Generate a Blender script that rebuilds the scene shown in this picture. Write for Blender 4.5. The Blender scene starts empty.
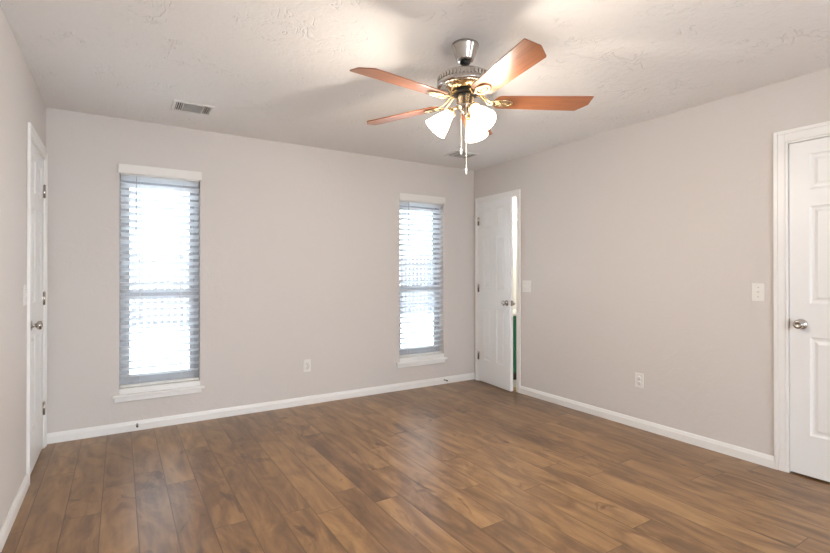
import bpy, bmesh, math, random
from mathutils import Vector, Matrix
random.seed(7)
SC = bpy.context.scene
COL = SC.collection
PI = math.pi

# ------------------------------------------------------------------ camera
cam_d = bpy.data.cameras.new('camera')
cam = bpy.data.objects.new('camera', cam_d)
COL.objects.link(cam)
cam.location = (0.4556, -4.3207, 1.2332)
_y, _p = 0.5594, 0.00372
_f = Vector((math.sin(_y) * math.cos(_p), math.cos(_y) * math.cos(_p), math.sin(_p)))
cam.rotation_euler = _f.to_track_quat('-Z', 'Y').to_euler()
cam_d.sensor_fit = 'HORIZONTAL'
cam_d.sensor_width = 36.0
cam_d.lens = 471.91 / 830 * 36.0
cam_d.shift_y = -4.6 / 830
cam_d.clip_start = 0.02
cam_d.clip_end = 200
SC.camera = cam

# ------------------------------------------------------------------ world, lights, exposure
SKY_STRENGTH = 11.0
world = bpy.data.worlds.new('overcast_sky')
SC.world = world
world.use_nodes = True
wn = world.node_tree.nodes
wn['Background'].inputs['Color'].default_value = (0.82, 0.91, 1.0, 1)
wn['Background'].inputs['Strength'].default_value = SKY_STRENGTH

# fill lights added outside made-up openings behind the camera, to brighten the room
def fill_light(name, power, size, loc, rot):
    d = bpy.data.lights.new(name, 'AREA')
    d.shape = 'RECTANGLE'
    d.size, d.size_y = size
    d.energy = power
    d.color = (0.88, 0.95, 1.0)
    o = bpy.data.objects.new(name, d)
    COL.objects.link(o)
    o.location = loc
    o.rotation_euler = rot
fill_light('rear_fill_light', 20.0, (1.5, 1.8), (1.15, -7.95, 0.95), (math.radians(100), 0, 0))
fill_light('right_fill_light', 18.0, (1.4, 1.8), (4.36, -6.1, 0.95), (math.radians(100), 0, PI / 2))

BULB_POWER = 21.0
SHADE_GLOW = 11.0
LAMP_COL = (1.0, 0.90, 0.77)

SC.view_settings.view_transform = 'Standard'
SC.view_settings.look = 'None'
SC.view_settings.exposure = 0.14
SC.view_settings.gamma = 1.0
SC.view_settings.use_curve_mapping = False

# ------------------------------------------------------------------ materials
def mat(name, col=(0.8, 0.8, 0.8), rough=0.5, metal=0.0, spec=0.5, coat=0.0):
    m = bpy.data.materials.new(name)
    m.use_nodes = True
    b = m.node_tree.nodes['Principled BSDF']
    b.inputs['Base Color'].default_value = (*col, 1)
    b.inputs['Roughness'].default_value = rough
    b.inputs['Metallic'].default_value = metal
    b.inputs['Specular IOR Level'].default_value = spec
    b.inputs['Coat Weight'].default_value = coat
    return m

def N(m, t, **kw):
    n = m.node_tree.nodes.new(t)
    for k, v in kw.items():
        setattr(n, k, v)
    return n

def L(m, a, b):
    m.node_tree.links.new(a, b)

def val(m, op, a, b=None, c=None):
    n = N(m, 'ShaderNodeMath', operation=op)
    for i, x in enumerate((a, b, c)):
        if x is None:
            continue
        if isinstance(x, (int, float)):
            n.inputs[i].default_value = x
        else:
            L(m, x, n.inputs[i])
    return n.outputs[0]

def bump(m, height, strength, dist, inv=False):
    b = N(m, 'ShaderNodeBump', invert=inv)
    b.inputs['Strength'].default_value = strength
    b.inputs['Distance'].default_value = dist
    L(m, height, b.inputs['Height'])
    L(m, b.outputs[0], m.node_tree.nodes['Principled BSDF'].inputs['Normal'])

def noise(m, scale, detail=2, rough=0.5, dist=0.0, vec=None):
    n = N(m, 'ShaderNodeTexNoise')
    n.inputs['Scale'].default_value = scale
    n.inputs['Detail'].default_value = detail
    n.inputs['Roughness'].default_value = rough
    n.inputs['Distortion'].default_value = dist
    if vec is None:
        g = N(m, 'ShaderNodeNewGeometry')
        vec = g.outputs['Position']
    L(m, vec, n.inputs['Vector'])
    return n.outputs['Fac']

def paint_wall(name, col):
    m = mat(name, col, 0.75, spec=0.25)
    a = noise(m, 55, 3, 0.6)
    b = noise(m, 9, 4, 0.6, 1.2)
    h = val(m, 'ADD', val(m, 'MULTIPLY', a, 0.35), b)
    bump(m, h, 0.35, 0.006)
    return m

def ceiling_material():
    m = mat('textured_ceiling_paint', (0.82, 0.80, 0.785), 0.8, spec=0.2)
    # swirled trowel strokes: thin ridges of distorted noise, kept to patches
    a = noise(m, 3.6, 2, 0.5, 3.2)
    ridge = val(m, 'ABSOLUTE', val(m, 'SUBTRACT', a, 0.5))
    ridge = val(m, 'SUBTRACT', 1.0, val(m, 'MINIMUM', val(m, 'MULTIPLY', ridge, 34.0), 1.0))
    mask = noise(m, 4.0, 2, 0.5, 0.5)
    mask = val(m, 'MINIMUM', val(m, 'MAXIMUM', val(m, 'MULTIPLY', val(m, 'SUBTRACT', mask, 0.50), 9.0), 0.0), 1.0)
    fine = noise(m, 22, 4, 0.65, 0.6)
    h = val(m, 'ADD', val(m, 'MULTIPLY', ridge, mask), val(m, 'MULTIPLY', fine, 1.1))
    bump(m, h, 0.55, 0.009, True)
    return m

def floor_material():
    m = mat('oak_plank_floor', (0.3, 0.18, 0.1), 0.36, spec=0.5)
    bs = m.node_tree.nodes['Principled BSDF']
    g = N(m, 'ShaderNodeNewGeometry')
    sx = N(m, 'ShaderNodeSeparateXYZ')
    L(m, g.outputs['Position'], sx.inputs[0])
    X, Y = sx.outputs[0], sx.outputs[1]
    u = val(m, 'DIVIDE', val(m, 'SUBTRACT', X, 0.065), 0.156)
    row = val(m, 'FLOOR', u)
    fu = val(m, 'FRACT', u)
    wn1 = N(m, 'ShaderNodeTexWhiteNoise', noise_dimensions='1D')
    L(m, row, wn1.inputs['W'])
    v = val(m, 'DIVIDE', val(m, 'ADD', Y, val(m, 'MULTIPLY', wn1.outputs['Value'], 1.21)), 1.21)
    colm = val(m, 'FLOOR', v)
    fv = val(m, 'FRACT', v)
    cmb = N(m, 'ShaderNodeCombineXYZ')
    L(m, row, cmb.inputs[0]); L(m, colm, cmb.inputs[1])
    wn2 = N(m, 'ShaderNodeTexWhiteNoise', noise_dimensions='2D')
    L(m, cmb.outputs[0], wn2.inputs['Vector'])
    R = wn2.outputs['Value']
    # grain coordinates with an offset for each plank
    def gvec(ys, ra, rb, xs=1.0):
        g_ = N(m, 'ShaderNodeCombineXYZ')
        L(m, val(m, 'ADD', val(m, 'MULTIPLY', X, xs), val(m, 'MULTIPLY', R, ra)), g_.inputs[0])
        L(m, val(m, 'MULTIPLY', Y, ys), g_.inputs[1])
        L(m, val(m, 'MULTIPLY', R, rb), g_.inputs[2])
        return g_.outputs[0]
    fine = noise(m, 42, 2, 0.5, 0.0, gvec(0.055, 7.3, 31.0))          # hair grain
    broad = noise(m, 6.0, 4, 0.55, 2.0, gvec(0.32, 3.1, 17.0))       # cathedral figure
    streak = noise(m, 12, 3, 0.55, 1.0, gvec(0.10, 5.7, 23.0))       # long streaks
    knots = noise(m, 5.5, 4, 0.6, 1.5, gvec(0.42, 1.0, 11.0))
    t = val(m, 'ADD', val(m, 'MULTIPLY', fine, 0.14), val(m, 'MULTIPLY', broad, 0.80))
    t = val(m, 'ADD', t, val(m, 'MULTIPLY', val(m, 'SUBTRACT', R, 0.40), 0.17))
    t = val(m, 'SUBTRACT', t, val(m, 'MULTIPLY', val(m, 'SUBTRACT', streak, 0.47), 0.42))
    kd = val(m, 'MAXIMUM', val(m, 'SUBTRACT', knots, 0.62), 0.0)
    t = val(m, 'SUBTRACT', t, val(m, 'MULTIPLY', kd, 3.2))
    cr = N(m, 'ShaderNodeValToRGB')
    L(m, t, cr.inputs[0])
    e = cr.color_ramp.elements
    e[0].position = 0.22; e[0].color = (0.115, 0.061, 0.030, 1)
    e[1].position = 0.72; e[1].color = (0.37, 0.215, 0.094, 1)
    x = e.new(0.38); x.color = (0.180, 0.098, 0.046, 1)
    x = e.new(0.52); x.color = (0.262, 0.146, 0.066, 1)
    # seams
    du = val(m, 'MULTIPLY', val(m, 'MINIMUM', fu, val(m, 'SUBTRACT', 1.0, fu)), 0.156)
    dv = val(m, 'MULTIPLY', val(m, 'MINIMUM', fv, val(m, 'SUBTRACT', 1.0, fv)), 1.21)
    d = val(m, 'MINIMUM', du, dv)
    seam = val(m, 'MINIMUM', val(m, 'DIVIDE', d, 0.0038), 1.0)
    mix = N(m, 'ShaderNodeMix', data_type='RGBA')
    L(m, seam, mix.inputs[0])
    mix.inputs[6].default_value = (0.100, 0.054, 0.027, 1)
    L(m, cr.outputs[0], mix.inputs[7])
    L(m, mix.outputs[2], bs.inputs['Base Color'])
    r = val(m, 'ADD', 0.29, val(m, 'MULTIPLY', fine, 0.04))
    L(m, r, bs.inputs['Roughness'])
    h = val(m, 'ADD', val(m, 'MULTIPLY', fine, 0.08), seam)
    bump(m, h, 0.25, 0.0012)
    return m

def wood_blade():
    m = mat('cherry_wood_blade', (0.3, 0.1, 0.04), 0.32, spec=0.5, coat=0.15)
    bs = m.node_tree.nodes['Principled BSDF']
    tc = N(m, 'ShaderNodeTexCoord')
    mp = N(m, 'ShaderNodeMapping')
    mp.inputs['Scale'].default_value = (1.2, 16, 16)
    L(m, tc.outputs['Object'], mp.inputs[0])
    f = noise(m, 5, 5, 0.6, 0.7, mp.outputs[0])
    cr = N(m, 'ShaderNodeValToRGB')
    L(m, f, cr.inputs[0])
    e = cr.color_ramp.elements
    e[0].position = 0.3; e[0].color = (0.21, 0.070, 0.028, 1)
    e[1].position = 0.75; e[1].color = (0.34, 0.130, 0.052, 1)
    L(m, cr.outputs[0], bs.inputs['Base Color'])
    return m

def emis(name, col, strength):
    m = mat(name, (0.85, 0.83, 0.8), 0.4)
    b = m.node_tree.nodes['Principled BSDF']
    b.inputs['Emission Color'].default_value = (*col, 1)
    b.inputs['Emission Strength'].default_value = strength
    return m

def glass_material():
    m = bpy.data.materials.new('window_glass')
    m.use_nodes = True
    nt = m.node_tree
    nt.nodes.clear()
    o = nt.nodes.new('ShaderNodeOutputMaterial')
    t = nt.nodes.new('ShaderNodeBsdfTransparent')
    t.inputs[0].default_value = (0.95, 0.97, 0.97, 1)
    g = nt.nodes.new('ShaderNodeBsdfGlossy')
    g.inputs['Roughness'].default_value = 0.02
    fr = nt.nodes.new('ShaderNodeFresnel')
    fr.inputs[0].default_value = 1.45
    mx = nt.nodes.new('ShaderNodeMixShader')
    nt.links.new(fr.outputs[0], mx.inputs[0])
    nt.links.new(t.outputs[0], mx.inputs[1])
    nt.links.new(g.outputs[0], mx.inputs[2])
    nt.links.new(mx.outputs[0], o.inputs[0])
    return m

def slat_material():
    m = mat('white_blind_slat', (0.86, 0.87, 0.88), 0.4)
    nt = m.node_tree
    p = nt.nodes['Principled BSDF']
    o = nt.nodes['Material Output']
    t = nt.nodes.new('ShaderNodeBsdfTranslucent')
    t.inputs[0].default_value = (0.93, 0.95, 0.98, 1)
    mx = nt.nodes.new('ShaderNodeMixShader')
    mx.inputs[0].default_value = 0.42
    nt.links.new(p.outputs[0], mx.inputs[1])
    nt.links.new(t.outputs[0], mx.inputs[2])
    nt.links.new(mx.outputs[0], o.inputs[0])
    return m

M = {}
M['wall'] = paint_wall('warm_grey_wall_paint', (0.63, 0.59, 0.565))
M['bath_wall'] = paint_wall('cream_bath_wall_paint', (0.80, 0.79, 0.74))
M['ceiling'] = ceiling_material()
M['floor'] = floor_material()
M['trim'] = mat('white_trim_paint', (0.80, 0.79, 0.775), 0.35)
M['door'] = mat('white_door_paint', (0.80, 0.80, 0.80), 0.38)
M['plate'] = mat('white_plastic_plate', (0.76, 0.74, 0.71), 0.35)
M['dark'] = mat('dark_slot', (0.05, 0.05, 0.05), 0.6)
M['gap'] = mat('painted_duct_shade', (0.10, 0.10, 0.10), 0.8)
M['vinyl'] = mat('shaded_vinyl_window_frame', (0.42, 0.43, 0.46), 0.4)  # white vinyl greyed, shade of the recess put into the colour
M['slat'] = slat_material()
M['valance'] = mat('white_valance', (0.76, 0.74, 0.71), 0.4)
M['glass'] = glass_material()
M['nickel'] = mat('brushed_nickel', (0.50, 0.47, 0.44), 0.20, 1.0)
M['dark_nickel'] = mat('dark_nickel_strike', (0.30, 0.28, 0.26), 0.35, 1.0)  # plain darker nickel, used on the strike plate
M['brass'] = mat('warm_polished_brass', (0.83, 0.66, 0.40), 0.22, 1.0)
M['black'] = mat('black_metal', (0.03, 0.03, 0.03), 0.45, 0.6)
M['blade'] = wood_blade()
M['shade'] = emis('lit_frosted_glass', (1.0, 0.86, 0.66), SHADE_GLOW)
M['bulb'] = emis('lit_bulb', (1.0, 0.86, 0.66), 14)
M['globe'] = emis('lit_white_globe', (1.0, 0.94, 0.85), 12)
M['chain'] = mat('pale_chain_metal', (0.80, 0.77, 0.72), 0.35, 0.5)
M['wand'] = mat('grey_plastic_wand', (0.40, 0.40, 0.42), 0.4)
M['rubber'] = mat('dark_rubber', (0.06, 0.055, 0.05), 0.6)
M['ground'] = mat('pale_concrete_yard', (0.78, 0.78, 0.78), 0.9)
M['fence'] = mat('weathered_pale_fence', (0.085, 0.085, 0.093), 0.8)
M['green'] = mat('green_cabinet_paint', (0.015, 0.20, 0.10), 0.4)
M['white_tile'] = mat('white_floor_tile', (0.75, 0.73, 0.68), 0.25)
M['vent'] = mat('white_vent_enamel', (0.74, 0.72, 0.70), 0.4)

# ------------------------------------------------------------------ mesh helpers
def box(bm, lo, hi, mi=0):
    lo = Vector(lo); hi = Vector(hi)
    vs = [bm.verts.new((x, y, z)) for x in (lo.x, hi.x) for y in (lo.y, hi.y) for z in (lo.z, hi.z)]
    for q in ((0, 1, 3, 2), (4, 6, 7, 5), (0, 4, 5, 1), (2, 3, 7, 6), (0, 2, 6, 4), (1, 5, 7, 3)):
        f = bm.faces.new([vs[i] for i in q]); f.material_index = mi
    return vs

def lathe(bm, prof, seg=32, mtx=None, mi=0, smooth=True, a0=0.0):
    rings = []
    for r, z in prof:
        ring = []
        if r < 1e-6:
            v = Vector((0, 0, z))
            if mtx: v = mtx @ v
            ring = [bm.verts.new(v)]
        else:
            for i in range(seg):
                a = a0 + 2 * PI * i / seg
                v = Vector((r * math.cos(a), r * math.sin(a), z))
                if mtx: v = mtx @ v
                ring.append(bm.verts.new(v))
        rings.append(ring)
    for a, b in zip(rings, rings[1:]):
        if len(a) == 1 and len(b) == 1: continue
        for i in range(seg):
            j = (i + 1) % seg
            if len(a) == 1: f = bm.faces.new((a[0], b[j], b[i]))
            elif len(b) == 1: f = bm.faces.new((a[i], a[j], b[0]))
            else: f = bm.faces.new((a[i], a[j], b[j], b[i]))
            f.smooth = smooth; f.material_index = mi

def tube(bm, pts, r, seg=8, mi=0, flat=1.0):
    """round (or flattened) bar along points"""
    pts = [Vector(p) for p in pts]
    rings = []
    for i, p in enumerate(pts):
        d = (pts[min(i + 1, len(pts) - 1)] - pts[max(i - 1, 0)]).normalized()
        up = Vector((0, 0, 1)) if abs(d.z) < 0.95 else Vector((1, 0, 0))
        s = d.cross(up).normalized(); t = s.cross(d).normalized()
        rr = r[i] if isinstance(r, (list, tuple)) else r
        rings.append([bm.verts.new(p + s * rr * math.cos(2 * PI * k / seg) + t * rr * flat * math.sin(2 * PI * k / seg)) for k in range(seg)])
    for a, b in zip(rings, rings[1:]):
        for k in range(seg):
            f = bm.faces.new((a[k], a[(k + 1) % seg], b[(k + 1) % seg], b[k])); f.smooth = True; f.material_index = mi
    for ring in (rings[0], rings[-1]):
        f = bm.faces.new(ring); f.material_index = mi

def ring_loop(bm, cx, cy, z, a, b, r, seg=36, sub=8, mi=0, flat=0.6):
    """closed oval ring of bar radius r"""
    rings = []
    for i in range(seg):
        t = 2 * PI * i / seg
        c = Vector((cx + a * math.cos(t), cy + b * math.sin(t), z))
        n = Vector((math.cos(t) / a, math.sin(t) / b, 0)).normalized()
        rings.append([bm.verts.new(c + n * r * math.cos(2 * PI * k / sub) + Vector((0, 0, r * flat * math.sin(2 * PI * k / sub)))) for k in range(sub)])
    for i in range(seg):
        A, B = rings[i], rings[(i + 1) % seg]
        for k in range(sub):
            f = bm.faces.new((A[k], A[(k + 1) % sub], B[(k + 1) % sub], B[k])); f.smooth = True; f.material_index = mi

def prism(bm, outline, z0, z1, mi=0):
    a = [bm.verts.new((x, y, z0)) for x, y in outline]
    b = [bm.verts.new((x, y, z1)) for x, y in outline]
    bm.faces.new(list(reversed(a))); bm.faces.new(b)
    n = len(a)
    for i in range(n):
        bm.faces.new((a[i], a[(i + 1) % n], b[(i + 1) % n], b[i]))

def obj(name, bm, m, parent=None, bevel=0.0, fix=True, loc=None):
    if fix:
        bmesh.ops.recalc_face_normals(bm, faces=bm.faces[:])
    me = bpy.data.meshes.new(name)
    bm.to_mesh(me); bm.free()
    for x in (m if isinstance(m, (list, tuple)) else [m]):
        me.materials.append(x)
    o = bpy.data.objects.new(name, me)
    COL.objects.link(o)
    if parent is not None: o.parent = parent
    if loc is not None: o.location = loc
    if bevel > 0:
        md = o.modifiers.new('bevel', 'BEVEL')
        md.width = bevel; md.segments = 2; md.limit_method = 'ANGLE'
    return o

def empty(name, loc=(0, 0, 0), rot=(0, 0, 0)):
    o = bpy.data.objects.new(name, None)
    COL.objects.link(o)
    o.location = loc; o.rotation_euler = rot
    o.empty_display_size = 0.05
    return o

def tag(o, label=None, cat=None, group=None, kind=None):
    if label: o['label'] = label
    if cat: o['category'] = cat
    if group: o['group'] = group
    if kind: o['kind'] = kind
    return o

def dup(root, loc, rot=None, label=None):
    r = root.copy(); COL.objects.link(r); r.location = loc
    if rot is not None: r.rotation_euler = rot
    if label: r['label'] = label
    for ch in list(root.children):
        c = ch.copy(); COL.objects.link(c); c.parent = r
        for g in list(ch.children):
            d = g.copy(); COL.objects.link(d); d.parent = c
    return r

def B(*boxes):
    bm = bmesh.new()
    for lo, hi in boxes: box(bm, lo, hi)
    return bm

def slab(name, axis, c0, c1, u0, u1, z0, z1, holes, m):
    """wall between planes c0 and c1 of an axis, running u0..u1, with rectangular holes (ua, ub, za, zb)"""
    bm = bmesh.new()
    us = sorted({u0, u1} | {h[0] for h in holes} | {h[1] for h in holes})
    zs = sorted({z0, z1} | {h[2] for h in holes} | {h[3] for h in holes})
    us = [u for u in us if u0 <= u <= u1]; zs = [z for z in zs if z0 <= z <= z1]
    def solid(i, j):
        if i < 0 or j < 0 or i >= len(us) - 1 or j >= len(zs) - 1: return False
        cu, cz = (us[i] + us[i + 1]) / 2, (zs[j] + zs[j + 1]) / 2
        return not any(h[0] < cu < h[1] and h[2] < cz < h[3] for h in holes)
    cache = {}
    def V(c, u, z):
        k = (round(c, 5), round(u, 5), round(z, 5))
        if k not in cache:
            cache[k] = bm.verts.new((c, u, z) if axis == 'x' else (u, c, z))
        return cache[k]
    for i in range(len(us) - 1):
        for j in range(len(zs) - 1):
            if not solid(i, j): continue
            a, b, c, d = us[i], us[i + 1], zs[j], zs[j + 1]
            for k in (c0, c1):
                bm.faces.new((V(k, a, c), V(k, b, c), V(k, b, d), V(k, a, d)))
            if not solid(i - 1, j): bm.faces.new((V(c0, a, c), V(c1, a, c), V(c1, a, d), V(c0, a, d)))
            if not solid(i + 1, j): bm.faces.new((V(c0, b, c), V(c1, b, c), V(c1, b, d), V(c0, b, d)))
            if not solid(i, j - 1): bm.faces.new((V(c0, a, c), V(c1, a, c), V(c1, b, c), V(c0, b, c)))
            if not solid(i, j + 1): bm.faces.new((V(c0, a, d), V(c1, a, d), V(c1, b, d), V(c0, b, d)))
    o = obj(name, bm, m)
    return tag(o, kind='structure')

# ------------------------------------------------------------------ room shell
W, H, T = 3.975, 2.44, 0.12
REAR = -7.6
WINS = [(0.455, 1.03), (2.965, 3.54)]
WZ0, WZ1 = 0.335, 2.03
DH = 2.045                       # height of the door openings

tag(obj('floor', B(((-T, REAR - T, -0.1), (W + T, 0.14, 0))), M['floor']), kind='structure')
tag(obj('ceiling', B(((-T, REAR - T, H), (W + T, 0.14, H + 0.1))), M['ceiling']), kind='structure')
slab('wall_back', 'y', 0.0, 0.14, -T, W + T, 0, H, [(a, b, WZ0, WZ1) for a, b in WINS], M['wall'])
LD0, LD1 = -0.75, -0.10           # left closet door opening
BD0, BD1 = -0.712, -0.092         # bath door opening
ND0, ND1 = -3.83, -3.063          # near right door opening
slab('wall_left', 'x', -T, 0.0, REAR, 0.0, 0, H, [(LD0, LD1, 0, DH)], M['wall'])
slab('wall_right', 'x', W, W + T, REAR, 0.0, 0, H, [(BD0, BD1, 0, DH), (ND0, ND1, 0, DH), (-6.8, -5.4, 0.08, 2.1)], M['wall'])  # last hole is unseen, added to let fill light in
slab('wall_rear', 'y', REAR - T, REAR, -T, W + T, 0, H, [(0.4, 1.9, 0.06, 2.2)], M['wall'])  # unseen opening added for the rear fill

def baseboard(name, axis, face, sgn, u0, u1, m=None):
    """profile swept along u: stands on the floor and leans on the wall plane 'face'"""
    prof = [(0, 0), (0.014, 0), (0.014, 0.050), (0.011, 0.058), (0.009, 0.066), (0.005, 0.075), (0, 0.075)]
    bm = bmesh.new()
    ends = []
    for u in (u0, u1):
        ring = []
        for d, z in prof:
            c = face + sgn * d
            ring.append(bm.verts.new((c, u, z) if axis == 'x' else (u, c, z)))
        ends.append(ring)
    n = len(prof)
    for i in range(n):
        bm.faces.new((ends[0][i], ends[0][(i + 1) % n], ends[1][(i + 1) % n], ends[1][i]))
    bm.faces.new(ends[0]); bm.faces.new(list(reversed(ends[1])))
    return tag(obj(name, bm, M['trim']), kind='structure')

baseboard('baseboard_back', 'y', 0, -1, 0.0, W)
baseboard('baseboard_left', 'x', 0, 1, REAR, -0.811)
bb = baseboard('baseboard_right', 'x', W, -1, ND1 + 0.068, -0.764)
baseboard('baseboard_rear', 'y', REAR, 1, 0.0, W)

def casing(name, face, sgn, y0, y1, w=0.058, th=0.016):
    """stepped door casing around an opening on a wall of constant x"""
    def prof_box(bm, ylo, yhi, zlo, zhi, th):
        box(bm, (min(face, face + sgn * th), ylo, zlo), (max(face, face + sgn * th), yhi, zhi))
    bm = bmesh.new()
    zt = DH + w + 0.012
    for s in (0, 1):
        if s == 0:
            a, b = y0 - w, y0 + 0.006
            prof_box(bm, a, a + 0.022, 0, zt, th); prof_box(bm, a + 0.022, b - 0.014, 0, zt - 0.022, th * 0.78); prof_box(bm, b - 0.014, b, 0, DH + 0.008, th * 0.55)
        else:
            a, b = y1 - 0.006, y1 + w
            if b > -0.03: b = -0.016
            prof_box(bm, b - 0.022, b, 0, zt, th); prof_box(bm, a + 0.014, b - 0.022, 0, zt - 0.022, th * 0.78); prof_box(bm, a, a + 0.014, 0, DH + 0.008, th * 0.55)
    ylo = y0 - w + 0.022
    yhi = min(y1 + w, -0.016 if y1 > -0.2 else 9) - 0.022
    prof_box(bm, ylo, yhi, zt - 0.022, zt, th)
    prof_box(bm, y0 + 0.006 - 0.014, y1 - 0.006 + 0.014, DH + 0.008, zt - 0.022, th * 0.78)
    prof_box(bm, y0 + 0.006, y1 - 0.006, DH - 0.006, DH + 0.008, th * 0.55)
    return tag(obj(name, bm, M['trim'], bevel=0.002), kind='structure')

casing('trim_1', 0.0, 1, LD0, LD1)
casing('trim_2', W, -1, BD0, BD1, w=0.05)
casing('trim_3', W, -1, ND0, ND1, w=0.068)

def jamb(name, x0, x1, y0, y1):
    t = 0.006
    o = obj(name, B(((x0, y0, 0), (x1, y0 + t, DH)), ((x0, y1 - t, 0), (x1, y1, DH)), ((x0, y0 + t, DH - t), (x1, y1 - t, DH))), M['trim'])
    return tag(o, kind='structure')
jamb('trim_4', -T, 0.0, LD0, LD1)
jamb('trim_5', W, W + T, BD0, BD1)
jamb('trim_6', W, W + T, ND0, ND1)

# ------------------------------------------------------------------ six panel doors
PZ = [(0.245, 0.84), (1.04, 1.63), (1.73, 1.945)]

def door_bm(w, h=2.025, t=0.035):
    """leaf in local x 0..w (from the hinge), thickness y 0..-t, front face at y=0 looking +y"""
    st = 0.101
    pw = (w - 3 * st) / 2
    if pw < 0.13: st = 0.095; pw = (w - 3 * st) / 2
    cols = [(st, st + pw), (w - st - pw, w - st)]
    bm = bmesh.new()
    xs = [0] + [c for p in cols for c in p] + [w]
    zs = [0] + [c for p in PZ for c in p] + [h]
    for side in (1, -1):
        y0 = 0.0 if side == 1 else -t
        def P(x, z, d): return bm.verts.new((x, y0 - side * d, z))
        for i in range(len(xs) - 1):
            for j in range(len(zs) - 1):
                a, b, c, d = xs[i], xs[i + 1], zs[j], zs[j + 1]
                if i in (1, 3) and j in (1, 3, 5):
                    rings = []
                    for ins, dep in ((0, 0), (0.006, 0.004), (0.014, 0.0075), (0.024, 0.0075), (0.040, 0.0015)):
                        rings.append([P(a + ins, c + ins, dep), P(b - ins, c + ins, dep), P(b - ins, d - ins, dep), P(a + ins, d - ins, dep)])
                    for r0, r1 in zip(rings, rings[1:]):
                        for k in range(4):
                            bm.faces.new((r0[k], r0[(k + 1) % 4], r1[(k + 1) % 4], r1[k]))
                    bm.faces.new(rings[-1])
                else:
                    bm.faces.new((P(a, c, 0), P(b, c, 0), P(b, d, 0), P(a, d, 0)))
    def q(*p): bm.faces.new([bm.verts.new(v) for v in p])
    q((0, 0, 0), (w, 0, 0), (w, -t, 0), (0, -t, 0)); q((0, 0, h), (w, 0, h), (w, -t, h), (0, -t, h))
    q((0, 0, 0), (0, -t, 0), (0, -t, h), (0, 0, h)); q((w, 0, 0), (w, -t, 0), (w, -t, h), (w, 0, h))
    bmesh.ops.remove_doubles(bm, verts=bm.verts[:], dist=1e-5)
    return bm

def knob_bm(privacy=True):
    """knob standing out along +y from y=0"""
    bm = bmesh.new()
    mt = Matrix.Rotation(-PI / 2, 4, 'X')
    lathe(bm, [(0, 0), (0.032, 0), (0.032, 0.004), (0.028, 0.009), (0.014, 0.012), (0.011, 0.020), (0.012, 0.028),
               (0.022, 0.034), (0.027, 0.042), (0.027, 0.050), (0.022, 0.057), (0.014, 0.0595), (0.012, 0.057), (0, 0.057)], 28, mt)
    if privacy:
        box(bm, (-0.008, 0.056, -0.002), (0.008, 0.062, 0.002))
    return bm

def door(name, hinge_xy, angle, w, z0=0.012, hinges=True, knobz=0.92, label=None):
    root = empty(name, (hinge_xy[0], hinge_xy[1], z0), (0, 0, angle))
    tag(root, kind='structure')
    obj('door_leaf', door_bm(w), M['door'], root, fix=True)
    obj('door_knob', knob_bm(), M['nickel'], root, loc=(w - 0.06, 0.0, knobz - z0))
    k2 = obj('door_knob', knob_bm(False), M['nickel'], root, loc=(w - 0.06, -0.035, knobz - z0))
    k2.rotation_euler = (0, 0, PI)
    bm = B(((w - 0.0005, -0.030, knobz - z0 - 0.028), (w + 0.0012, -0.006, knobz - z0 + 0.028)), ((w, -0.024, knobz - z0 - 0.008), (w + 0.004, -0.010, knobz - z0 + 0.008)))
    obj('latch_plate', bm, M['nickel'], root)
    if hinges:
        for hz in (0.27, 1.045, 1.80):
            bm = bmesh.new()
            mt = Matrix.Translation((-0.004, 0.006, hz - 0.045))
            lathe(bm, [(0, 0), (0.0065, 0), (0.0065, 0.09), (0, 0.09)], 12, mt)
            lathe(bm, [(0, 0.09), (0.005, 0.09), (0.0055, 0.094), (0, 0.099)], 12, mt)
            box(bm, (-0.003, 0.0, hz - 0.045), (0.020, 0.0018, hz + 0.045))
            obj('hinge', bm, M['nickel'], root)
    return root

# door leaf local +y must look into the room
# left wall: room is +x; hinge at the far end, leaf runs towards -y
door('door_1', (-0.0005, LD1 - 0.007), -PI / 2, LD1 - LD0 - 0.016)
# right wall: room is -x; leaf from its hinge towards -y needs a mirrored leaf, done with a negative-free construction
def door_right(name, hinge_xy, open_ang, w, z0=0.012, hinges=True, hinge_far=True):
    """leaf whose room side looks -x; hinge_far: hinge at the +y end"""
    if hinge_far:
        # local x runs -y, so local +y would look +x: build turned over
        root = empty(name, (hinge_xy[0], hinge_xy[1], z0), (0, 0, -PI / 2 - open_ang))
        flip = -1
    else:
        root = empty(name, (hinge_xy[0], hinge_xy[1], z0), (0, 0, PI / 2 + open_ang))
        flip = 1
    tag(root, kind='structure')
    def addp(nm, bm, m):
        if flip == -1:
            bmesh.ops.transform(bm, matrix=Matrix.Scale(-1, 4, (0, 1, 0)), verts=bm.verts[:])
        return obj(nm, bm, m, root)
    def mv(bm, M4):
        bmesh.ops.transform(bm, matrix=M4, verts=bm.verts[:]); return bm
    addp('door_leaf', door_bm(w), M['door'])
    kz = 0.925 - z0
    addp('door_knob', mv(knob_bm(), Matrix.Translation((w - 0.06, 0, kz))), M['nickel'])
    addp('door_knob', mv(knob_bm(False), Matrix.Translation((w - 0.06, -0.035, kz)) @ Matrix.Rotation(PI, 4, 'Z')), M['nickel'])
    addp('latch_plate', B(((w - 0.0005, -0.030, kz - 0.028), (w + 0.0012, -0.006, kz + 0.028)), ((w, -0.024, kz - 0.008), (w + 0.004, -0.010, kz + 0.008))), M['nickel'])
    if hinges:
        for hz in (0.28, 1.055, 1.82):
            bm = bmesh.new()
            mt = Matrix.Translation((-0.004, 0.006, hz - 0.045))
            lathe(bm, [(0, 0), (0.0065, 0), (0.0065, 0.09), (0.005, 0.094), (0, 0.097)], 12, mt)
            box(bm, (-0.003, 0.0, hz - 0.045), (0.018, 0.0018, hz + 0.045))
            addp('hinge', bm, M['nickel'])
    return root

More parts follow.
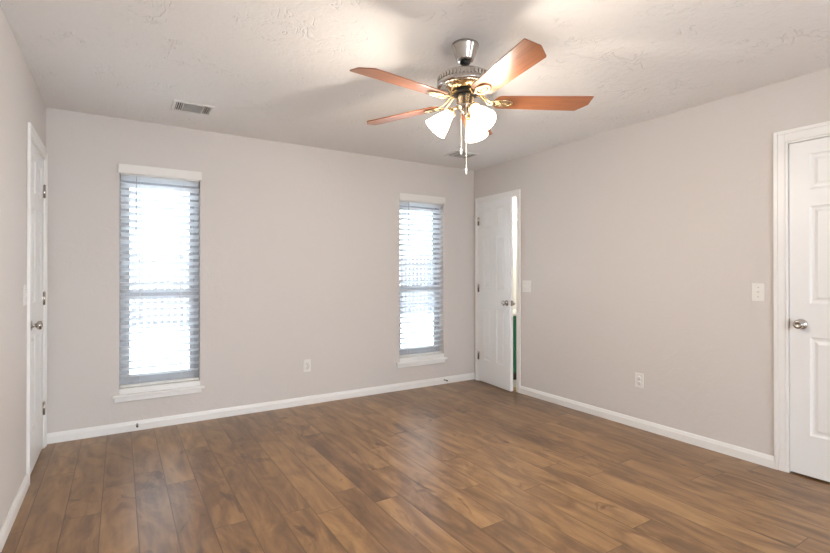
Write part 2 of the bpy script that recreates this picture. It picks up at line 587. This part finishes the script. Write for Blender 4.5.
door_right('door_2', (W - 0.012, BD1 - 0.008), math.radians(7.0), 0.602)
door_right('door_3', (W + 0.006, ND0 + 0.007), 0.0, ND1 - ND0 - 0.015, hinges=False, hinge_far=False)
# strike plate seen as a dark mark beside the near knob
tag(obj('trim_7', B(((W - 0.001, ND1 - 0.0075, 0.895), (W + 0.02, ND1 - 0.0062, 0.955))), M['dark_nickel']), kind='structure')
# spaces behind the closed doors
tag(obj('wall_closet', B(((-0.9, -1.0, 0), (-0.88, 0.14, H)), ((-0.88, -1.0, 0), (-T, -0.98, H)), ((-0.88, 0.12, 0), (-T, 0.14, H)), ((-0.9, -1.0, H), (-T, 0.14, H + .02)), ((-0.9, -1.0, -0.02), (-T, 0.14, 0))), M['wall']), kind='structure')
tag(obj('wall_hall', B(((5.0, -4.4, 0), (5.02, -2.6, H)), ((W + T, -4.4, 0), (5.0, -4.38, H)), ((W + T, -2.62, 0), (5.0, -2.6, H)), ((W + T, -4.4, H), (5.02, -2.6, H + .02)), ((W + T, -4.4, -0.02), (5.02, -2.6, 0))), M['wall']), kind='structure')

# ------------------------------------------------------------------ bathroom beyond the open door
BX1 = 5.6
for nm, bx in (('wall_bathroom_back', ((W + T, 0.14, 0), (BX1, 0.2, H))), ('wall_bathroom_right', ((BX1, -1.9, 0), (BX1 + .06, 0.2, H))),
               ('wall_bathroom_front', ((W + T, -1.96, 0), (BX1 + .06, -1.9, H))), ('ceiling_bathroom', ((W + T, -1.96, H), (BX1 + .06, 0.2, H + .04)))):
    tag(obj(nm, B(bx), M['bath_wall']), kind='structure')
tag(obj('floor_bathroom', B(((W + T, -1.96, -0.1), (BX1 + .06, 0.2, 0.0))), M['white_tile']), kind='structure')
gc = empty('vanity_cabinet', (4.75, 0.0, 0.0))
tag(gc, 'green cabinet with dark base in the room behind the ajar white door', 'cabinet')
obj('body', B(((-0.46, -0.30, 0.09), (0.46, 0.139, 0.745))), M['green'], gc, bevel=0.003)
obj('toe_kick', B(((-0.455, -0.28, 0.0), (0.44, 0.139, 0.09))), M['dark'], gc)
obj('countertop', B(((-0.475, -0.32, 0.745), (0.475, 0.139, 0.775))), M['white_tile'], gc, bevel=0.004)
for s in (-1, 1):
    d = obj('door', B(((0.23 * s - 0.21, -0.315, 0.13), (0.23 * s + 0.21, -0.30, 0.71))), M['green'], gc, bevel=0.003)
    bm = bmesh.new(); lathe(bm, [(0, 0), (0.006, 0), (0.006, 0.012), (0.013, 0.018), (0.010, 0.026), (0, 0.028)], 14, Matrix.Translation((0.05 * s, -0.315, 0.6)) @ Matrix.Rotation(PI / 2, 4, 'X'))
    obj('knob', bm, M['nickel'], d)

vl = empty('wall_light', (4.74, 0.14, 1.94))
tag(vl, 'bright lit globe light on the wall seen through the gap of the ajar door', 'wall light')
obj('back_plate', B(((-0.25, -0.03, -0.05), (0.25, 0.0, 0.05))), M['nickel'], vl, bevel=0.004)
for gx in (-0.16, 0.0, 0.16):
    bm = bmesh.new()
    lathe(bm, [(0, 0), (0.02, 0), (0.02, 0.02), (0.03, 0.04), (0.05, 0.065), (0.055, 0.09), (0.05, 0.115), (0.03, 0.135), (0, 0.142)], 20, Matrix.Translation((gx, -0.03, 0)) @ Matrix.Rotation(PI / 2, 4, 'X'))
    g = obj('globe', bm, M['globe'], vl)
bl = bpy.data.lights.new('vanity_bulb', 'POINT'); bl.energy = 26; bl.shadow_soft_size = 0.06; bl.color = (1, 0.96, 0.9)
blo = bpy.data.objects.new('vanity_bulb', bl); COL.objects.link(blo); blo.parent = vl; blo.location = (0, -0.26, 0)

# ------------------------------------------------------------------ windows and outside
def window(name, x0, x1):
    root = empty(name, (x0, 0, 0))
    tag(root, kind='structure')
    w = x1 - x0
    y0, y1 = 0.085, 0.138
    fw = 0.038
    obj('window_frame', B(((0, y0, WZ0), (fw, y1, WZ1)), ((w - fw, y0, WZ0), (w, y1, WZ1)), ((fw, y0, WZ0), (w - fw, y1, WZ0 + fw)), ((fw, y0, WZ1 - fw), (w - fw, y1, WZ1)),
                          ((fw, y0 + 0.012, WZ0 + fw), (fw + 0.004, y0 + 0.016, WZ1 - fw))), M['vinyl'], root, bevel=0.002)
    mid = 1.075
    def sash(nm, za, zb, ya, yb, rb, rt):
        s = 0.032
        a, b = fw + 0.001, w - fw - 0.001
        o = obj(nm, B(((a, ya, za), (a + s, yb, zb)), ((b - s, ya, za), (b, yb, zb)), ((a + s, ya, za), (b - s, yb, za + rb)), ((a + s, ya, zb - rt), (b - s, yb, zb))), M['vinyl'], root, bevel=0.002)
        obj('glass_pane', B(((a + s - 0.004, (ya + yb) / 2 - 0.002, za + rb - 0.004), (b - s + 0.004, (ya + yb) / 2 + 0.002, zb - rt + 0.004))), M['glass'], o)
    sash('lower_sash', WZ0 + fw, mid + 0.027, 0.089, 0.110, 0.045, 0.056)
    sash('upper_sash', mid - 0.027, WZ1 - fw, 0.113, 0.134, 0.054, 0.034)
    obj('sash_lock', B(((w / 2 - 0.03, 0.090, mid + 0.027), (w / 2 + 0.03, 0.108, mid + 0.038))), M['vinyl'], root, bevel=0.002)
    # sill with a moulded apron
    bm = bmesh.new()
    box(bm, (-0.046, -0.036, 0.274), (w + 0.030, -0.0002, 0.294))
    box(bm, (-0.032, -0.018, 0.238), (w + 0.010, -0.0002, 0.274))
    box(bm, (0.0, -0.010, 0.294), (w, -0.0002, WZ0 + 0.004))
    box(bm, (0.0005, -0.0002, WZ0 - 0.022), (w - 0.0005, 0.088, WZ0 + 0.004))
    obj('window_sill', bm, M['trim'], root, bevel=0.004)
    return root
window('window_1', *WINS[0])
window('window_2', *WINS[1])

tag(obj('ground', B(((-14, 0.14, -0.30), (24, 30, -0.16)), ((-14, -16, -0.30), (24, 0.14, -0.16))), M['ground']), kind='structure')

# picket fence at the end of the yard
fn = empty('yard_fence', (0, 9.2, -0.16))
tag(fn, 'pale wooden picket fence across the yard seen through both windows', 'fence')
bm = bmesh.new()
x = -8.0
while x < 20:
    zt = 1.93 + random.uniform(-0.012, 0.012)
    vs = box(bm, (x, 0, 0.03), (x + 0.128, 0.02, zt))
    x += 0.15
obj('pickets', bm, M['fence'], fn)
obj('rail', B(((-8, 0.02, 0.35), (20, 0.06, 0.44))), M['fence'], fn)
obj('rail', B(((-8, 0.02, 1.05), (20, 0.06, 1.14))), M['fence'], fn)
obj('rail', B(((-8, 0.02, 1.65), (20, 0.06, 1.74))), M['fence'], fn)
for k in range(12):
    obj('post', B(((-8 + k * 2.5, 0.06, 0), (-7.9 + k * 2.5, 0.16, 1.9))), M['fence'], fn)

# ------------------------------------------------------------------ blinds
TILT = math.radians(26)
def blind(loc, w, label):
    root = empty('window_blind', loc)
    tag(root, label, 'blind', 'white slatted blinds in the two windows')
    # local x 0..w inside the opening, y measured from the wall plane, z absolute
    obj('valance', B(((-0.010, -0.022, 2.014), (w + 0.010, -0.012, 2.086)), ((-0.010, -0.012, 2.014), (-0.002, -0.0006, 2.086)), ((w + 0.002, -0.012, 2.014), (w + 0.010, -0.0006, 2.086))), M['valance'], root, bevel=0.003)
    obj('headrail', B(((0.006, 0.004, 2.006), (w - 0.006, 0.055, 2.029))), M['valance'], root)
    sw, th, pitch = 0.060, 0.003, 0.0556
    bm = bmesh.new()
    z = 1.983
    c, s = math.cos(TILT), math.sin(TILT)
    zs = []
    while z > 0.395:
        zs.append(z)
        prev = None
        n = 6
        rows = []
        for k in range(n + 1):
            t = (k / n - 0.5) * sw                       # t<0 is the room-side edge
            crown = 0.0035 * (1 - (2 * t / sw) ** 2)
            y = 0.036 + t * c + crown * s
            zz = z - t * s + crown * c
            rows.append([bm.verts.new((xx, y, zz + o)) for xx in (0.007, w - 0.007) for o in (0, th)])
        for a, b in zip(rows, rows[1:]):
            for q in ((0, 2, 2, 0), (1, 3, 3, 1)):
                bm.faces.new((a[q[0]], a[q[1]], b[q[1]], b[q[0]]))
            bm.faces.new((a[0], a[1], b[1], b[0])); bm.faces.new((a[2], a[3], b[3], b[2]))
        bm.faces.new((rows[0][0], rows[0][2], rows[0][3], rows[0][1])); bm.faces.new((rows[-1][0], rows[-1][2], rows[-1][3], rows[-1][1]))
        z -= pitch
    sl = obj('slats', bm, M['slat'], root)
    obj('bottom_rail', B(((0.007, 0.008, 0.343), (w - 0.007, 0.060, 0.357))), M['valance'], root, bevel=0.003)
    for lx in (0.12 * w / 0.575 + 0.02, w - 0.14):
        bm = bmesh.new()
        tube(bm, [(lx, 0.004, 1.99), (lx, 0.004, 0.36)], 0.0012, 5)
        tube(bm, [(lx, 0.069, 1.99), (lx, 0.069, 0.36)], 0.0012, 5)
        obj('ladder_cord', bm, M['chain'], root)
    bm = bmesh.new()
    tube(bm, [(0.115, -0.004, 2.0), (0.113, -0.010, 1.95), (0.110, -0.012, 1.55)], 0.0035, 6)
    obj('tilt_wand', bm, M['wand'], root)
    return root
bl1 = blind((WINS[0][0], 0, 0), WINS[0][1] - WINS[0][0], 'white slatted blind in the left window')
bl2 = dup(bl1, (WINS[1][0], 0, 0), label='white slatted blind in the right window beside the far corner')

# ------------------------------------------------------------------ ceiling vents
def vent(loc, rz, label):
    root = empty('ceiling_vent', loc, (0, 0, rz))
    tag(root, label, 'vent', 'ceiling air vents')
    # faces down: z=0 is the ceiling
    lx, ly, d = 0.135, 0.115, 0.010
    m = 0.022
    bm = B(((-lx, -ly, -d), (lx, -ly + m, -0.0005)), ((-lx, ly - m, -d), (lx, ly, -0.0005)), ((-lx, -ly + m, -d), (-lx + m, ly - m, -0.0005)), ((lx - m, -ly + m, -d), (lx, ly - m, -0.0005)),
           ((-0.070, -ly + m, -d), (-0.062, ly - m, -0.0005)), ((0.062, -ly + m, -d), (0.070, ly - m, -0.0005)))
    obj('frame', bm, M['vent'], root, bevel=0.003)
    obj('duct_shade', B(((-lx + m, -ly + m, -0.0016), (lx - m, ly - m, -0.0004))), M['gap'], root)  # flat dark sheet standing in for the shade above the louvres
    bm = bmesh.new()
    for k in range(11):
        y = -ly + m + 0.009 + k * 0.0168
        vs = box(bm, (-0.061, -0.0052, -0.0006), (0.061, 0.0052, 0.0006))
        bmesh.ops.transform(bm, matrix=Matrix.Translation((0, y, -0.006)) @ Matrix.Rotation(math.radians(35), 4, 'X'), verts=vs)
    obj('louvre', bm, M['vent'], root)
    for s in (-1, 1):
        bm = bmesh.new()
        for k in range(3):
            x = s * (0.079 + k * 0.0135)
            vs = box(bm, (-0.0040, -ly + m, -0.0006), (0.0040, ly - m, 0.0006))
            bmesh.ops.transform(bm, matrix=Matrix.Translation((x, 0, -0.006)) @ Matrix.Rotation(math.radians(-40), 4, 'Y'), verts=vs)
        obj('side_louvre', bm, M['vent'], root)
    return root
v1 = vent((0.905, -0.56, H), 0, 'white ceiling vent above the left window')
dup(v1, (3.385, -0.53, H), (0, 0, 0), 'white ceiling vent behind the fan near the far corner')

# ------------------------------------------------------------------ switch plates and outlets
def plate_bm(w, h):
    bm = bmesh.new()
    # local: x width, z height, faces -y, wall plane at y=0
    box(bm, (-w / 2, -0.0055, -h / 2), (w / 2, -0.0002, h / 2))
    return bm
def outlet(loc, rz, label):
    root = empty('wall_outlet', loc, (0, 0, rz))
    tag(root, label, 'outlet', 'wall outlets')
    obj('cover_plate', plate_bm(0.072, 0.116), M['plate'], root, bevel=0.002)
    for s in (-1, 1):
        bm = bmesh.new()
        lathe(bm, [(0, 0), (0.0165, 0), (0.0165, 0.002), (0, 0.002)], 20, Matrix.Translation((0, -0.0055, 0.0195 * s)) @ Matrix.Rotation(PI / 2, 4, 'X'))
        r = obj('receptacle', bm, M['plate'], root)
        z = 0.0195 * s
        obj('slot', B(((-0.0075, -0.0079, z), (-0.0055, -0.0074, z + 0.009)), ((0.0055, -0.0079, z), (0.0075, -0.0074, z + 0.009)), ((-0.002, -0.0079, z - 0.010), (0.002, -0.0074, z - 0.006))), M['dark'], r)
    bm = bmesh.new(); lathe(bm, [(0, 0), (0.003, 0), (0.0025, 0.001), (0, 0.0012)], 10, Matrix.Translation((0, -0.0055, 0)) @ Matrix.Rotation(PI / 2, 4, 'X'))
    obj('screw', bm, M['nickel'], root)
    return root
o1 = outlet((1.958, 0, 0.366), 0, 'white outlet low on the back wall between the two windows')
dup(o1, (W, -2.077, 0.382), (0, 0, -PI / 2), 'white outlet low on the right wall between the two doors')

def switch(loc, rz, label, gang=1):
    root = empty('light_switch', loc, (0, 0, rz))
    tag(root, label, 'light switch')
    obj('cover_plate', plate_bm(0.074 + 0.046 * (gang - 1), 0.118), M['plate'], root, bevel=0.002)
    for g in range(gang):
        x = (g - (gang - 1) / 2) * 0.046
        bm = bmesh.new()
        box(bm, (x - 0.005, -0.0068, -0.012), (x + 0.005, -0.0054, 0.012))
        vs = box(bm, (x - 0.0038, -0.018, -0.005), (x + 0.0038, -0.0060, 0.005))
        bmesh.ops.rotate(bm, verts=vs, cent=(x, -0.006, 0), matrix=Matrix.Rotation(math.radians(-25), 3, 'X'))
        obj('toggle', bm, M['plate'], root)
        for s in (-1, 1):
            bm = bmesh.new(); lathe(bm, [(0, 0), (0.003, 0), (0.0025, 0.001), (0, 0.0012)], 10, Matrix.Translation((x, -0.0055, 0.030 * s)) @ Matrix.Rotation(PI / 2, 4, 'X'))
            obj('screw', bm, M['nickel'], root)
    return root
switch((W, -2.905, 1.113), -PI / 2, 'white single toggle switch beside the casing of the near right door')
switch((W, -0.850, 1.104), -PI / 2, 'wider white double toggle switch beside the ajar far door', 2)
switch((0, -0.895, 1.113), PI / 2, 'white switch plate on the left wall beside the closet door casing')

# ------------------------------------------------------------------ door stops on the back baseboard
def stop(loc, rz, label):
    root = empty('door_stop', loc, (0, 0, rz))
    tag(root, label, 'door stop', 'door stops on the back baseboard')
    bm = bmesh.new()
    lathe(bm, [(0, 0), (0.010, 0), (0.010, 0.003), (0.005, 0.006)] + [(0.0048 + 0.0010 * (k % 2), 0.006 + 0.0022 * k) for k in range(18)] + [(0, 0.046)], 12, Matrix.Rotation(PI / 2, 4, 'X'))
    obj('spring', bm, M['nickel'], root)
    bm = bmesh.new()
    lathe(bm, [(0, 0.044), (0.0075, 0.044), (0.0085, 0.050), (0.0075, 0.058), (0, 0.060)], 12, Matrix.Rotation(PI / 2, 4, 'X'))
    obj('rubber_tip', bm, M['rubber'], root)
    return root
s1 = stop((0.575, -0.0135, 0.047), 0, 'small dark tipped door stop on the baseboard below the left window')
dup(s1, (3.54, -0.0135, 0.045), (0, 0, 0), 'small dark tipped door stop on the baseboard below the right window')

# ------------------------------------------------------------------ ceiling fan
FX, FY = 2.0, -2.353
fan = empty('ceiling_fan', (FX, FY, H))
tag(fan, 'brushed nickel ceiling fan with five reddish wood blades and three lit glass shades', 'ceiling fan')
def z(v): return v - H
def P(*pp): return [(r, v - H) for r, v in pp]

bm = bmesh.new()
lathe(bm, P((0, 2.4398), (0.071, 2.4398), (0.072, 2.432), (0.069, 2.424), (0.066, 2.418), (0.060, 2.398), (0.052, 2.376), (0.046, 2.362), (0.044, 2.356), (0.036, 2.352), (0, 2.352)), 40)
obj('canopy', bm, M['nickel'], fan)
bm = bmesh.new()
lathe(bm, P((0, 2.353), (0.026, 2.353), (0.030, 2.346), (0.022, 2.336), (0.011, 2.332), (0, 2.332)), 24)
obj('hanger_ball', bm, M['black'], fan)
bm = bmesh.new()
lathe(bm, P((0, 2.345), (0.0085, 2.345), (0.0085, 2.325), (0.0085, 2.300), (0, 2.300)), 16)
obj('downrod', bm, M['nickel'], fan)
# motor housing with a fluted band
bm = bmesh.new()
lathe(bm, P((0, 2.304), (0.018, 2.304), (0.026, 2.300), (0.060, 2.294), (0.100, 2.286), (0.126, 2.276), (0.138, 2.267), (0.141, 2.263)), 60)
lathe(bm, P((0.141, 2.263), (0.141, 2.238)), 60)
lathe(bm, P((0.141, 2.238), (0.148, 2.234), (0.150, 2.222), (0.148, 2.212), (0.140, 2.206), (0.128, 2.206), (0.120, 2.214), (0.095, 2.220), (0.0, 2.222)), 60)
mh = obj('motor_housing', bm, M['nickel'], fan)
bm = bmesh.new()
for k in range(44):
    a = 2 * PI * k / 44
    vs = box(bm, (0.1405, -0.0052, z(2.241)), (0.1475, 0.0052, z(2.262)))
    bmesh.ops.rotate(bm, verts=vs, cent=(0, 0, 0), matrix=Matrix.Rotation(a, 3, 'Z'))
obj('fluted_band', bm, M['nickel'], fan, bevel=0.0015)
bm = bmesh.new()
lathe(bm, P((0.100, 2.2185), (0.092, 2.206), (0.078, 2.197), (0.066, 2.192), (0.0, 2.192)), 40)
obj('lower_bowl', bm, M['brass'], fan)
bm = bmesh.new()
lathe(bm, P((0, 2.192), (0.072, 2.192), (0.074, 2.186), (0.072, 2.178), (0.0, 2.178)), 40)
obj('flywheel', bm, M['black'], fan)
bm = bmesh.new()
lathe(bm, P((0, 2.178), (0.046, 2.178), (0.047, 2.172), (0.047, 2.122), (0.052, 2.116), (0.052, 2.108), (0.040, 2.098), (0.026, 2.088), (0.014, 2.078), (0.009, 2.068), (0, 2.066)), 36)
obj('switch_housing', bm, M['nickel'], fan)

BZ = 2.140
def blade_set(az):
    # blade, local x outward
    up = Matrix.Rotation(math.radians(-10.5), 4, 'X')
    pts = []
    n = 10
    w0, w1 = 0.060, 0.072
    r0, r1 = 0.150, 0.662
    for k in range(n + 1):                               # rounded root
        t = PI / 2 + PI * k / n
        pts.append((r0 + 0.040 + 0.040 * math.cos(t), w0 * math.sin(t)))
    # -y edge is straight and full; +y corner is clipped
    out = [(r1 - 0.004, -w1), (r1, -w1 + 0.006), (r1, 0.006), (r1 - 0.004, 0.014), (r1 - 0.048, w1 - 0.004), (r1 - 0.056, w1)]
    bm = bmesh.new()
    prism(bm, pts + out, -0.0028, 0.0028)
    b = obj('blade', bm, M['blade'], fan, bevel=0.0015)
    b.matrix_local = Matrix.Translation((0, 0, z(BZ))) @ Matrix.Rotation(az, 4, 'Z') @ up
    # iron: forked arm ending in an oval ring below the blade
    bm = bmesh.new()
    ring_loop(bm, 0.195, 0, -0.0075, 0.052, 0.027, 0.0075)
    ring_loop(bm, 0.195, 0, -0.0065, 0.030, 0.012, 0.0050)
    tube(bm, [(0.165, 0, -0.0075), (0.225, 0, -0.0075)], 0.004, 8)
    for sx in (0.175, 0.215):
        lathe(bm, [(0, -0.0125), (0.004, -0.0115), (0.0048, -0.0080), (0, -0.0080)], 10, Matrix.Translation((sx, 0, 0)))
    upi = up.inverted()
    def pt(x, y, zz): return upi @ Vector((x, y, zz))
    for s in (-1, 1):
        tube(bm, [pt(0.062, s * 0.012, 0.042), pt(0.082, s * 0.013, 0.036), pt(0.105, s * 0.016, 0.014), pt(0.126, s * 0.020, -0.004), pt(0.150, s * 0.019, -0.009), (0.175, s * 0.024, -0.0075)], [0.009, 0.008, 0.007, 0.0065, 0.006, 0.0055], 8, flat=0.6)
    obj('blade_iron', bm, M['brass'], b)
for k in range(5):
    blade_set(math.radians(-29.8 - 72 * k))

def shade_set(az):
    tl = math.radians(42)
    # arm
    ca, sa = math.cos(az), math.sin(az)
    def q(r, zz): return (r * ca, r * sa, z(zz))
    bm = bmesh.new()
    tube(bm, [q(0.030, 2.110), q(0.044, 2.106), q(0.056, 2.105), q(0.066, 2.100), q(0.071, 2.092)], [0.008, 0.0075, 0.0075, 0.009, 0.010], 10)
    d = Vector((math.sin(tl) * ca, math.sin(tl) * sa, -math.cos(tl)))
    p0 = Vector(q(0.067, 2.096))
    mt = Matrix.Translation(p0) @ d.to_track_quat('Z', 'Y').to_matrix().to_4x4()
    lathe(bm, [(0, -0.006), (0.012, -0.004), (0.022, 0.004), (0.030, 0.010), (0.031, 0.022), (0.028, 0.022), (0, 0.020)], 24, mt)
    arm = obj('lamp_arm', bm, M['brass'], fan)
    bm = bmesh.new()
    outp = [(0.0265, 0.012), (0.028, 0.030), (0.034, 0.050), (0.043, 0.070), (0.051, 0.090), (0.056, 0.108), (0.060, 0.124), (0.0655, 0.136)]
    inp = [(r - 0.003, zz + 0.0005) for r, zz in reversed(outp)]
    lathe(bm, outp + inp, 36, mt)
    sh = obj('glass_shade', bm, M['shade'], arm)
    bm = bmesh.new()
    lathe(bm, [(0, 0.024), (0.012, 0.026), (0.014, 0.045), (0.024, 0.070), (0.027, 0.085), (0.022, 0.100), (0.010, 0.109), (0, 0.111)], 20, mt)
    obj('bulb', bm, M['bulb'], arm)
    ld = bpy.data.lights.new('lamp_light', 'POINT')
    ld.energy = BULB_POWER; ld.color = LAMP_COL; ld.shadow_soft_size = 0.03
    lo = bpy.data.objects.new('lamp_light', ld); COL.objects.link(lo); lo.parent = fan
    lo.location = mt @ Vector((0, 0, 0.150))
for a in (148, 28, -92):
    shade_set(math.radians(a))

# two pull chains, at the camera side of the switch housing
def chain(dx, dy, ztop, zbot):
    bm = bmesh.new()
    k = 0
    zz = z(ztop)
    tube(bm, [(dx, dy, z(ztop)), (dx, dy, z(zbot) + 0.03)], 0.0013, 6)
    while zz > z(zbot) + 0.035:
        lathe(bm, [(0, -0.002), (0.0022, 0), (0, 0.002)], 6, Matrix.Translation((dx, dy, zz)))
        zz -= 0.006
    lathe(bm, [(0, 0.034), (0.003, 0.031), (0.0042, 0.018), (0.0045, 0.004), (0.003, 0), (0, 0)], 10, Matrix.Translation((dx, dy, z(zbot))))
    obj('pull_chain', bm, M['chain'], fan)
chain(-0.034, -0.010, 2.112, 1.855)
chain(-0.026, -0.042, 2.112, 1.745)
